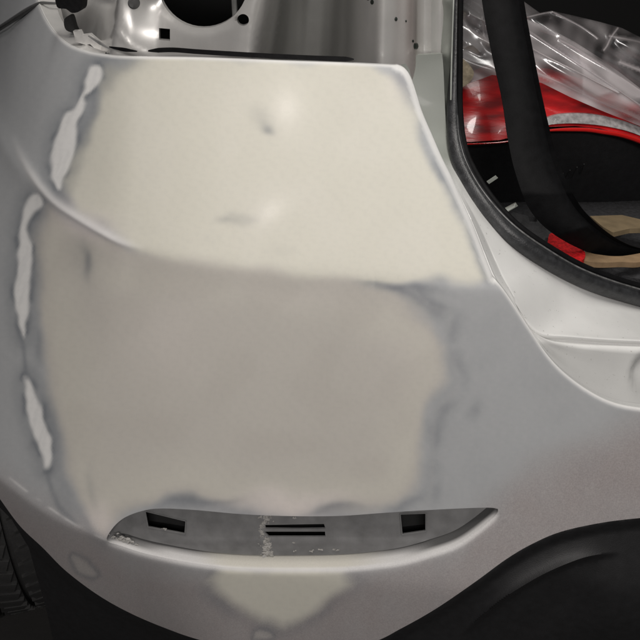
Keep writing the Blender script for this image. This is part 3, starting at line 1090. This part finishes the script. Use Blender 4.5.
# spots of sealant on the lamp panel
for (u, v, r_) in ((396, 19, 2.2), (406, 21, 1.3), (416, 46, 3.6), (372, 2, 2.6), (368, -2, 2.5), (413, 41, 1.5)):
    c = circ(u, v, r_ * 0.7, 10, r_)
    pv = np.vstack([cav_y(c) + [0, -0.0004, 0], cav_y(np.array([(u, v)])) + [0, -0.0012, 0]])
    mk('sealant_spot', pv, [(i, (i + 1) % 10, 10) for i in range(10)], M['green'], car)

# ---- boot seal -------------------------------------------------------------------
SEAL = [(461, -80, .235), (457, 0, .220), (455, 60, .206), (453.5, 110, .190), (456, 145, .163), (464, 172, .125), (482, 202, .082), (511, 234, .056), (545, 258, .053), (585, 279, .066), (640, 297, .088), (720, 316, .115), (880, 324, .118)]
P, s = curve3(SEAL, 4)
rad = np.interp(s[:, 1], [-80, 60, 110, 150, 200, 300], [0.0052, 0.0056, 0.0085, 0.0105, 0.0115, 0.0120])
sec = [(math.cos(t) * (1.0 if math.cos(t) > 0 else 0.95), math.sin(t) * 0.85 + (0.1 if abs(math.cos(t)) < .4 else 0)) for t in np.linspace(0, 2 * math.pi, 16, endpoint=False)]
v, f = tube(P + [0, 0, 0], rad, up=(0.25, -0.85, 0.6), prof=sec)
seal = mk('boot_seal', v, f, M['rubber'], car, sharp=60)
LIPI = [(463, -80, .228), (460.5, 0, .213), (460, 60, .200), (460, 110, .185), (464, 145, .160), (474, 171, .125), (493, 200, .086), (519, 227, .062), (551, 249, .059), (588, 269, .072), (640, 286.5, .094), (720, 305, .121), (880, 313, .124)]
P2, s2 = curve3(LIPI, 4)
r2 = np.interp(s2[:, 1], [-80, 60, 150, 300], [0.0034, 0.0036, 0.0042, 0.0048])
v, f = tube(P2, r2, 10, up=(0.25, -0.85, 0.6))
mk('seal_lip', v, f, M['rubber_dark'], seal)
LIPC = [(458, 115, .178), (460, 138, .155), (468, 164, .122), (486, 194, .079), (513, 223.5, .052), (546, 247.5, .048), (586, 270, .060), (640, 288.5, .082), (720, 307.5, .109), (880, 315.5, .112)]
P3, s3 = curve3(LIPC, 4)
v, f = tube(P3 + [-.0015, -.004, .001], np.interp(np.linspace(0, 1, len(P3)), [0, .2, .9, 1], [.0002, .0009, .0010, .0008]), 6)
mk('seal_glint', v, f, M['rubber_glint'], seal)  # pale bead standing in for the highlight along the seal

# ---- boot interior -----------------------------------------------------------------
ZF = 0.555 + Z0
fx = [(0.06, 0.115), (1.3, 0.115), (1.3, 1.5), (0.06, 1.5)]
mk('boot_floor', [(x, y, ZF) for x, y in fx] + [(x, y, ZF - 0.03) for x, y in fx], [(0, 1, 2, 3), (7, 6, 5, 4), (0, 4, 5, 1), (1, 5, 6, 2), (2, 6, 7, 3), (3, 7, 4, 0)], M['carpet'], car, smooth=False)
v, f = joinm([box((0.165, 0.90, 0.95), (0.02, 1.2, 0.75)), box((0.78, 1.49, 0.95), (1.2, 0.02, 0.75)), box((1.38, 0.86, 0.95), (0.02, 1.2, 0.75))])
mk('boot_lining', v, f, M['void'], car, smooth=False)
v, f = box((0.78, 0.98, 1.42), (1.25, 1.2, 0.03))
mk('shade_roof', v, f, M['white'], car, smooth=False)  # unseen roof panel added to keep light out of the boot
# small bright clips on the lining
for pts in ([(487, 182), (496, 176), (498, 178), (489, 184)], [(501, 211), (516, 203), (518, 206), (504, 214)]):
    panel('lining_clip', pts, lambda uv: at_y(uv, .24), M['pillar'], car, spacing=3, depth=(0, .003, 0))

# ---- wheel -------------------------------------------------------------------------
wc = np.array([-0.570, 0.372, 0.335])
wa = R(18)
ax = np.array([math.cos(wa), math.sin(wa), 0]); fw = np.array([-math.sin(wa), math.cos(wa), 0]); upv = np.array([0, 0, 1.])
wheel = bpy.data.objects.new('wheel', None); COL.objects.link(wheel); wheel.parent = car; wheel.location = wc - np.array(car.location)


def lathe(prof, n=72):
    V, F = [], []
    for i in range(n):
        a = 2 * math.pi * i / n
        for x, r_ in prof:
            V.append(wc + ax * x + r_ * (math.cos(a) * fw + math.sin(a) * upv))
    m_ = len(prof)
    for i in range(n):
        for j in range(m_ - 1):
            k = (i + 1) % n
            F.append((i * m_ + j, i * m_ + j + 1, k * m_ + j + 1, k * m_ + j))
    return V, F


prof = [(-.100, .22), (-.116, .25), (-.118, .29), (-.108, .318), (-.095, .325), (-.058, .328), (-.056, .320), (-.048, .320), (-.046, .329), (-.004, .329), (-.004, .320), (.004, .320), (.004, .329), (.046, .329), (.048, .320), (.056, .320), (.058, .328), (.095, .325), (.108, .318), (.118, .29), (.116, .25), (.100, .22)]
v, f = lathe(prof)
tyre = mk('tyre', v, f, M['tyre'], wheel, sharp=40)
v, f = lathe([(-.09, .225), (-.07, .19), (-.05, .06), (-.05, .0)], 48)
mk('rim', v, f, M['metal'], wheel)
# tread blocks
blk = None
for row, xw in enumerate((-.078, -.026, .026, .078)):
    for i in range(18):
        a = R(150 + i * 5.2 + (row % 2) * 2.6)
        r_ = 0.331
        c = wc + ax * xw + r_ * (math.cos(a) * fw + math.sin(a) * upv)
        t = -math.sin(a) * fw + math.cos(a) * upv
        nrm = math.cos(a) * fw + math.sin(a) * upv
        if blk is None:
            bv, bf = box((0, 0, 0), (.038, .024, .009))
            bv = bv * np.where(bv[:, 2:3] > 0, 0.93, 1.0)
            blk = bpy.data.meshes.new('tread_block'); blk.from_pydata(bv.tolist(), [], bf); blk.materials.append(M['tyre'])
        o = bpy.data.objects.new('tread_block', blk); COL.objects.link(o); o.parent = wheel
        mt = Matrix(((*[0] * 4,), (*[0] * 4,), (*[0] * 4,), (0, 0, 0, 1)))
        sk = 0.35 if row % 2 else -0.35
        e1 = ax * math.cos(sk) + t * math.sin(sk); e2 = t * math.cos(sk) - ax * math.sin(sk)
        for k in range(3):
            mt[k][0], mt[k][1], mt[k][2], mt[k][3] = e1[k], e2[k], nrm[k], c[k] - wc[k]
        o.matrix_local = mt
# wheel arch liner behind tyre
v, f = box((-0.42, 0.52, 0.45), (0.9, 0.02, 0.55))
mk('arch_liner', v, f, M['void'], car, smooth=False)

# ================================================================== loose things
# ---- black trim strip hanging across the boot opening
LE = [(476, -60), (482, 0), (491, 50), (502, 100), (508, 140), (516, 175), (530, 210), (552, 233), (585, 251), (615, 257), (640, 254), (700, 250)]
RE = [(517, -60), (524, 0), (533, 50), (543, 100), (555, 150), (566, 180), (579, 204), (594, 221), (614, 237), (635, 247), (655, 249), (700, 246)]
L2 = smooth_poly(LE, 1000, False); R2 = smooth_poly(RE, 1000, False)


def dense(A, n=14):
    A = np.asarray(A, float); out = []
    for i in range(len(A) - 1):
        p0, p1, p2, p3 = A[max(i - 1, 0)], A[i], A[i + 1], A[min(i + 2, len(A) - 1)]
        for j in range(n):
            t = j / n
            out.append(0.5 * (2 * p1 + (p2 - p0) * t + (2 * p0 - 5 * p1 + 4 * p2 - p3) * t * t + (3 * p1 - p0 - 3 * p2 + p3) * t ** 3))
    out.append(A[-1]); return np.array(out)


LD, RD = dense(LE), dense(RE)
YS = np.interp(np.linspace(0, 1, len(LD)), [0, .1, .3, .5, .65, .8, 1], [.36, .33, .27, .22, .21, .24, .30])
V, F = [], []
NS = 9
for a, b, y in zip(LD, RD, YS):
    for j in range(NS):
        t = j / (NS - 1)
        q = a + (b - a) * t
        bul = 0.006 * (1 - (2 * t - 1) ** 2) + (0.004 if j == NS - 1 else 0) - (0.005 if j == NS - 2 else 0)
        V.append(at_y([q], y - bul)[0])
n_ = len(V)
for a, b, y in zip(LD, RD, YS):
    for j in range(NS):
        q = a + (b - a) * (j / (NS - 1))
        V.append(at_y([q], y + 0.004)[0] + np.array([0, .002, 0]))
rows = len(LD)
for i in range(rows - 1):
    for j in range(NS - 1):
        q = (i * NS + j, i * NS + j + 1, (i + 1) * NS + j + 1, (i + 1) * NS + j)
        F.append(q[::-1]); F.append(tuple(k + n_ for k in q))
    for j in (0, NS - 1):
        F.append((i * NS + j, (i + 1) * NS + j, (i + 1) * NS + j + n_, i * NS + j + n_))
V = np.array(V)
tag(mk('trim_strip', V, F, M['rubber_dark'], sharp=40, loc=(V[:, 0].mean(), V[:, 1].mean(), V[:, 2].min())), 'wide black rubber strip curving down across the open boot', 'trim strip')

# ---- tail lamp lying in the boot
mr = M['lens'] = bpy.data.materials.new('red_lens')
mr.use_nodes = True
nt = mr.node_tree; b = nt.nodes['Principled BSDF']
b.inputs['Roughness'].default_value = 0.28; b.inputs['Coat Weight'].default_value = 0.4; b.inputs['Coat Roughness'].default_value = 0.05
tc = nt.nodes.new('ShaderNodeTexCoord'); mp = nt.nodes.new('ShaderNodeMapping'); mp.inputs['Scale'].default_value = (7, 3, 38); mp.inputs['Rotation'].default_value = (0, R(-9), 0)
nz = nt.nodes.new('ShaderNodeTexNoise'); nz.inputs['Scale'].default_value = 1.6; nz.inputs['Detail'].default_value = 4
cr_ = nt.nodes.new('ShaderNodeValToRGB'); cr_.color_ramp.elements[0].position = .36; cr_.color_ramp.elements[0].color = (.22, .006, .008, 1); cr_.color_ramp.elements[1].position = .62; cr_.color_ramp.elements[1].color = (.72, .012, .014, 1)
nt.links.new(tc.outputs['Object'], mp.inputs['Vector']); nt.links.new(mp.outputs['Vector'], nz.inputs['Vector']); nt.links.new(nz.outputs['Fac'], cr_.inputs['Fac']); nt.links.new(cr_.outputs['Color'], b.inputs['Base Color'])
bp_ = nt.nodes.new('ShaderNodeBump'); bp_.inputs['Strength'].default_value = .25; bp_.inputs['Distance'].default_value = .004; nt.links.new(nz.outputs['Fac'], bp_.inputs['Height']); nt.links.new(bp_.outputs['Normal'], b.inputs['Normal'])
M['lens_edge'] = mat('bright_red_lens', (0.62, 0.012, 0.010), rough=0.2, coat=0.5)
M['clear'] = mat('clear_strip', (0.36, 0.35, 0.35), rough=0.25, coat=0.6, noise=(110, 0.45), bump=(200, 0.4))

tl_c = at_y([(560, 200)], .5)[0]
lamp = empty('tail_lamp', (tl_c[0], .50, ZF), 'red tail lamp with a clear strip lying bagged in the boot', 'tail lamp')
lensf = rbf([(440, 100, .50), (500, 80, .51), (500, 140, .46), (445, 142, .465), (560, 85, .52), (560, 130, .455), (640, 110, .53), (640, 140, .47), (720, 150, .55), (720, 175, .50), (600, 105, .50), (480, 110, .478)])
panel('lens', [(435, 112), (452, 93), (468, 83), (489, 73), (520, 66), (550, 69), (590, 82), (640, 106), (720, 146), (720, 176), (680, 157), (640, 138), (600, 128.5), (575, 126), (545, 127), (520, 135), (500, 140), (470, 142), (435, 143)],
      lambda uv: at_y(uv, lensf(uv)), M['lens'], lamp, spacing=4, depth=(0, .05, 0), smooth_out=False)
panel('clear_strip', [(540, 122), (552, 116), (568, 113.5), (590, 114), (612, 118), (640, 127), (690, 150), (690, 159), (640, 135.5), (610, 127), (580, 123.5), (556, 124), (541, 126)],
      lambda uv: at_y(uv, lensf(uv) - .004), M['clear'], lamp, spacing=3, depth=(0, .006, 0), smooth_out=True)
P, _ = curve3([(440, 145, .452), (500, 142.5, .448), (525, 137, .447), (545, 131, .447), (575, 129.5, .449), (600, 131.5, .452), (640, 141, .462), (720, 179, .49)], 4)
v, f = tube(P, np.interp(np.linspace(0, 1, len(P)), [0, .35, .45, 1], [.0012, .0012, .0030, .0048]), 8)
mk('lens_rim', v, f, M['lens_edge'], lamp)
# black housing below with stiffening ribs
hf = rbf([(430, 145, .47), (430, 230, .55), (540, 140, .47), (560, 220, .56), (640, 145, .485), (640, 215, .56), (720, 180, .51), (720, 240, .56), (600, 175, .50)])
panel('lamp_housing', [(430, 143), (470, 142.5), (500, 141), (525, 136), (545, 130), (575, 128.5), (600, 130.5), (640, 140), (720, 178), (720, 262), (640, 216), (590, 212), (540, 222), (430, 240)],
      lambda uv: at_y(uv, hf(uv) + .004), M['black'], lamp, spacing=5, depth=(0, .05, 0))
for k in range(4):
    a = at_y([(562 + 7 * k, 172 - 3 * k)], .47 + 0.004 * k)[0]; bb_ = at_y([(553 + 9 * k, 184 - 4 * k)], .50)[0]
    v, f = tube(np.linspace(a, bb_, 4) + [0, -.006, 0], 0.0010, 6)
    mk('housing_rib', v, f, M['black'], lamp)

# ---- clear plastic bag over the lamp
mb = bpy.data.materials.new('clear_film'); mb.use_nodes = True
nt = mb.node_tree; nt.nodes.clear()
out = nt.nodes.new('ShaderNodeOutputMaterial')
tr = nt.nodes.new('ShaderNodeBsdfTransparent'); tr.inputs[0].default_value = (.93, .92, .93, 1)
gl = nt.nodes.new('ShaderNodeBsdfGlossy'); gl.inputs['Roughness'].default_value = .22; gl.inputs[0].default_value = (.95, .95, .97, 1)
df = nt.nodes.new('ShaderNodeBsdfDiffuse'); df.inputs[0].default_value = (.90, .86, .87, 1)
tn = nt.nodes.new('ShaderNodeBsdfTranslucent'); tn.inputs[0].default_value = (.75, .72, .74, 1)
fr = nt.nodes.new('ShaderNodeLayerWeight'); fr.inputs[0].default_value = .35
m0 = nt.nodes.new('ShaderNodeMixShader'); m0.inputs[0].default_value = .3
m1 = nt.nodes.new('ShaderNodeMixShader')
m2 = nt.nodes.new('ShaderNodeMixShader')
at = nt.nodes.new('ShaderNodeAttribute'); at.attribute_name = 'milky'
mth = nt.nodes.new('ShaderNodeMath'); mth.operation = 'MULTIPLY_ADD'; mth.inputs[1].default_value = .6; mth.inputs[2].default_value = .10
nt.links.new(df.outputs[0], m0.inputs[1]); nt.links.new(tn.outputs[0], m0.inputs[2])
nt.links.new(at.outputs['Fac'], m1.inputs[0]); nt.links.new(tr.outputs[0], m1.inputs[1]); nt.links.new(m0.outputs[0], m1.inputs[2])
nt.links.new(fr.outputs['Facing'], mth.inputs[0]); nt.links.new(mth.outputs[0], m2.inputs[0])
nt.links.new(m1.outputs[0], m2.inputs[1]); nt.links.new(gl.outputs[0], m2.inputs[2]); nt.links.new(m2.outputs[0], out.inputs[0])

bag = None
BAG_FRONT = [(445, -40), (520, -30), (524, 18), (545, 26), (575, 42), (600, 58), (622, 74), (645, 92), (720, 140), (720, 178), (680, 148), (640, 126), (600, 110), (570, 97), (542, 83), (520, 78), (492, 75), (470, 83), (455, 90), (440, 95)]
BAG_BACK = [(515, -5), (540, 13), (552, 11), (575, 16), (600, 22), (622, 28), (640, 37), (720, 78), (720, 145), (645, 95), (620, 76), (590, 55), (560, 38), (520, 25)]
FOLDS = [([(520, 24), (545, 42), (575, 62), (600, 78), (622, 93), (650, 112), (690, 136)], .012, 2.0),
         ([(524, 44), (545, 56), (575, 71), (600, 84), (618, 93)], .007, 1.8),
         ([(560, 40), (580, 51), (605, 67), (628, 82), (650, 97), (700, 130)], .012, 2.6),
         ([(470, 14), (482, 20), (500, 26)], .007, 1.8), ([(464, 48), (472, 45), (480, 52)], .005, 2), ([(482, 18), (484, 35), (490, 44)], .008, 2.4),
         ([(455, 5), (470, 30), (500, 50)], .010, 5), ([(530, 70), (580, 92), (640, 118)], .006, 4)]
FOLDB = [([(524, 18), (540, 14), (553, 11.5)], .006, 1.6), ([(553, 12), (565, 18), (580, 26), (592, 34), (597, 38)], .010, 1.5), ([(604, 50), (607, 46), (612, 36), (618, 28)], .008, 1.8), ([(610, 36), (640, 42), (700, 60)], .006, 2.5), ([(620, 62), (640, 70), (700, 95)], .008, 3)]


def film(name, outl, yb0, folds, seed, milky, parent, spacing=1.7):
    fl_ = [smooth_poly(ln, 1.2, False) for ln, a_, w_ in folds]
    ext = []
    for q in fl_:
        t = np.gradient(q, axis=0); t /= np.linalg.norm(t, axis=1)[:, None]; nn = np.stack([-t[:, 1], t[:, 0]], 1)
        ext += [q + nn * o_ for o_ in (-1.2, -.5, 0, .5, 1.2)]
    uv, tr_, lp = tri_region(resample(outl, spacing), [], spacing, extra=ext)
    n1, n2 = Noise(seed), Noise(seed + 1, 16, 1, 5)
    rt2 = np.stack([uv[:, 0] * .83 + uv[:, 1] * .55, -uv[:, 0] * .55 + uv[:, 1] * .83], 1)     # pleats run along the lamp
    y = rbf(yb0)(uv) + 0.006 * n1(rt2 * [.25, 1.3], 70) + 0.0010 * n2(rt2 * [.3, 1.6], 60)
    for ln, amp, wd in folds:
        d = seg_dist(uv, smooth_poly(ln, 3, False))
        y = y - amp * np.exp(-d / wd) * 0.55
    V = at_y(uv, y)
    F = tr_.tolist()
    V, F, _ = rim(V, F, lp[0], [(0, .0012, 0)])
    mk_ = milky(uv, n1)
    for ln, amp, wd in folds:
        d = seg_dist(uv, smooth_poly(ln, 3, False))
        mk_ = np.maximum(mk_, (1.0 if amp > .0065 else .7) * np.exp(-(d / (wd * .6)) ** 2))
    mk_ = np.concatenate([mk_, mk_[lp[0]]]) if False else np.concatenate([mk_, np.full(len(V) - len(uv), .3)])
    if parent is None:
        o = mk(name, V, F, mb, None, sharp=80, loc=(V[:, 0].mean(), V[:, 1].mean(), V[:, 2].min()))
    else:
        o = mk(name, V, F, mb, parent, sharp=80)
    a = o.data.attributes.new('milky', 'FLOAT', 'POINT')
    a.data.foreach_set('value', np.clip(mk_, 0, 1).astype(np.float32))
    return o


GLARE = [(579, 52), (600, 62), (630, 84), (650, 98), (640, 98), (622, 90), (600, 95), (583, 94), (583, 72)]  # lamp reflection on the film, put in as a milkier patch
bag = film('plastic_bag', BAG_FRONT, [(445, -40, .52), (445, 90, .47), (520, 20, .52), (520, 78, .47), (600, 58, .50), (600, 110, .46), (640, 90, .50), (640, 126, .47), (720, 140, .52), (720, 178, .50)], FOLDS, 21,
           lambda uv, n: np.clip(.48 + .14 * n(uv, 90) + .38 * sstep(-1.5, 1.5, sdf(uv, GLARE)), .12, .85), None)
tag(bag, 'crumpled clear plastic bag draped over the red tail lamp', 'plastic bag')
film('bag_back', BAG_BACK, [(515, -5, .58), (520, 25, .53), (600, 22, .58), (600, 58, .51), (640, 37, .58), (645, 95, .51), (720, 78, .60), (720, 145, .53)], FOLDB, 31, lambda uv, n: np.clip(.20 + .10 * n(uv, 50), .05, .5), bag)

# beige foam piece behind the bag
pts = smooth_poly([(452, 64), (462, 61), (470, 66), (474, 74), (468, 84), (458, 88), (450, 84)], 3)
V, F = [], []
o = panel('foam_piece', pts, lambda uv: at_y(uv, .455 + .0015 * nC(uv, 60)), M['beige'], None, spacing=2.5, depth=(0, .03, 0), loc=at_y([(462, 85)], .46)[0])
tag(o, 'small beige scrap beside the left end of the tail lamp', 'scrap')

# ---- things on the boot floor
zf = lambda uv, z: CAM + ray(uv) * ((z - CAM[2]) / ray(uv)[:, 2])[:, None]


def slab(name, outl, z, th, material, bend=0.0, smooth=True, spacing=4, seed=1, parent=None, loc=None):
    spacing_ = spacing
    uv, tr_, lp = tri_region(resample(outl, spacing_), [], spacing_)
    n = Noise(seed)
    V = zf(uv, z + bend * n(uv, 50))
    V, F, _ = rim(V, tr_.tolist(), lp[0], [(0, 0, -th)])
    return mk(name, V, F, material, parent, smooth=smooth, sharp=40, loc=loc)


c0 = zf([(545, 250)], ZF)[0]
tag(slab('dark_cloth', [(500, 224), (513, 212), (528, 216), (544, 219), (556, 234), (583, 255), (600, 275), (640, 292), (560, 275), (520, 245)], ZF + .03, .012, M['cloth'], .006, seed=4, loc=c0), 'dark grey cloth crumpled just inside the boot seal', 'cloth')
c0 = zf([(590, 258)], ZF)[0]
stick = empty('wooden_stick', (c0[0], c0[1], c0[2]), 'wooden stick with a broad red end lying on the boot floor', 'stick')
za = ZF + .045
hp = smooth_poly([(583, 251.5), (598, 254.5), (622, 256), (660, 250), (665, 255), (640, 262), (622, 262), (598, 262.5), (581, 259.5)], 3)
slab('handle', hp, za, .008, M['wood'], 0, False, 3, parent=stick)
rp = smooth_poly([(551, 233), (562, 237), (574, 245), (585, 252), (582, 260), (566, 255), (549, 249), (548, 240)], 3)
slab('red_end', rp, za + .004, .012, M['redpaint'], .0015, False, 3, seed=8, parent=stick)
c0 = zf([(615, 225)], ZF)[0]
tag(slab('board_scrap', [(590, 216), (622, 215), (652, 222), (652, 228), (630, 228.5), (613, 232.5), (603, 227)], ZF + .04, .008, M['board'], 0, False, 3, seed=6, loc=c0), 'tan scrap of board lying flat behind the red ended stick', 'board')
c0 = zf([(625, 270)], ZF)[0]
tag(slab('folded_mat', [(585, 262), (600, 266), (640, 262), (720, 258), (720, 290), (650, 281), (600, 272)], ZF + .022, .018, M['carpet'], .002, True, 4, seed=3, loc=c0), 'grey felt mat on the boot floor beside the seal', 'mat')

# ---- wire at the top left
cable = empty('wiring_lead', at_y([(40, 5)], bu(40, 8) - .01)[0], 'grey wire resting over the top left edge of the bumper', 'wire')
ys = [bu(-10, 35), bu(8, 23), bu(24, 12), bu(34, 6), bu(38, 4)]
P, _ = curve3([(-14, 37, ys[0] - .012), (0, 28, ys[1] - .010), (20, 15, ys[2] - .009), (34, 6, ys[3] - .008), (41, 3, ys[4] - .008), (50, 3.2, ys[4] - .01), (60, 3.5, ys[4] - .012)], 3)
v, f = tube(P, np.interp(np.linspace(0, 1, len(P)), [0, .55, .75, 1], [.0046, .0044, .0026, .0018]), 10)
mk('wire', v, f, M['cable'], cable)
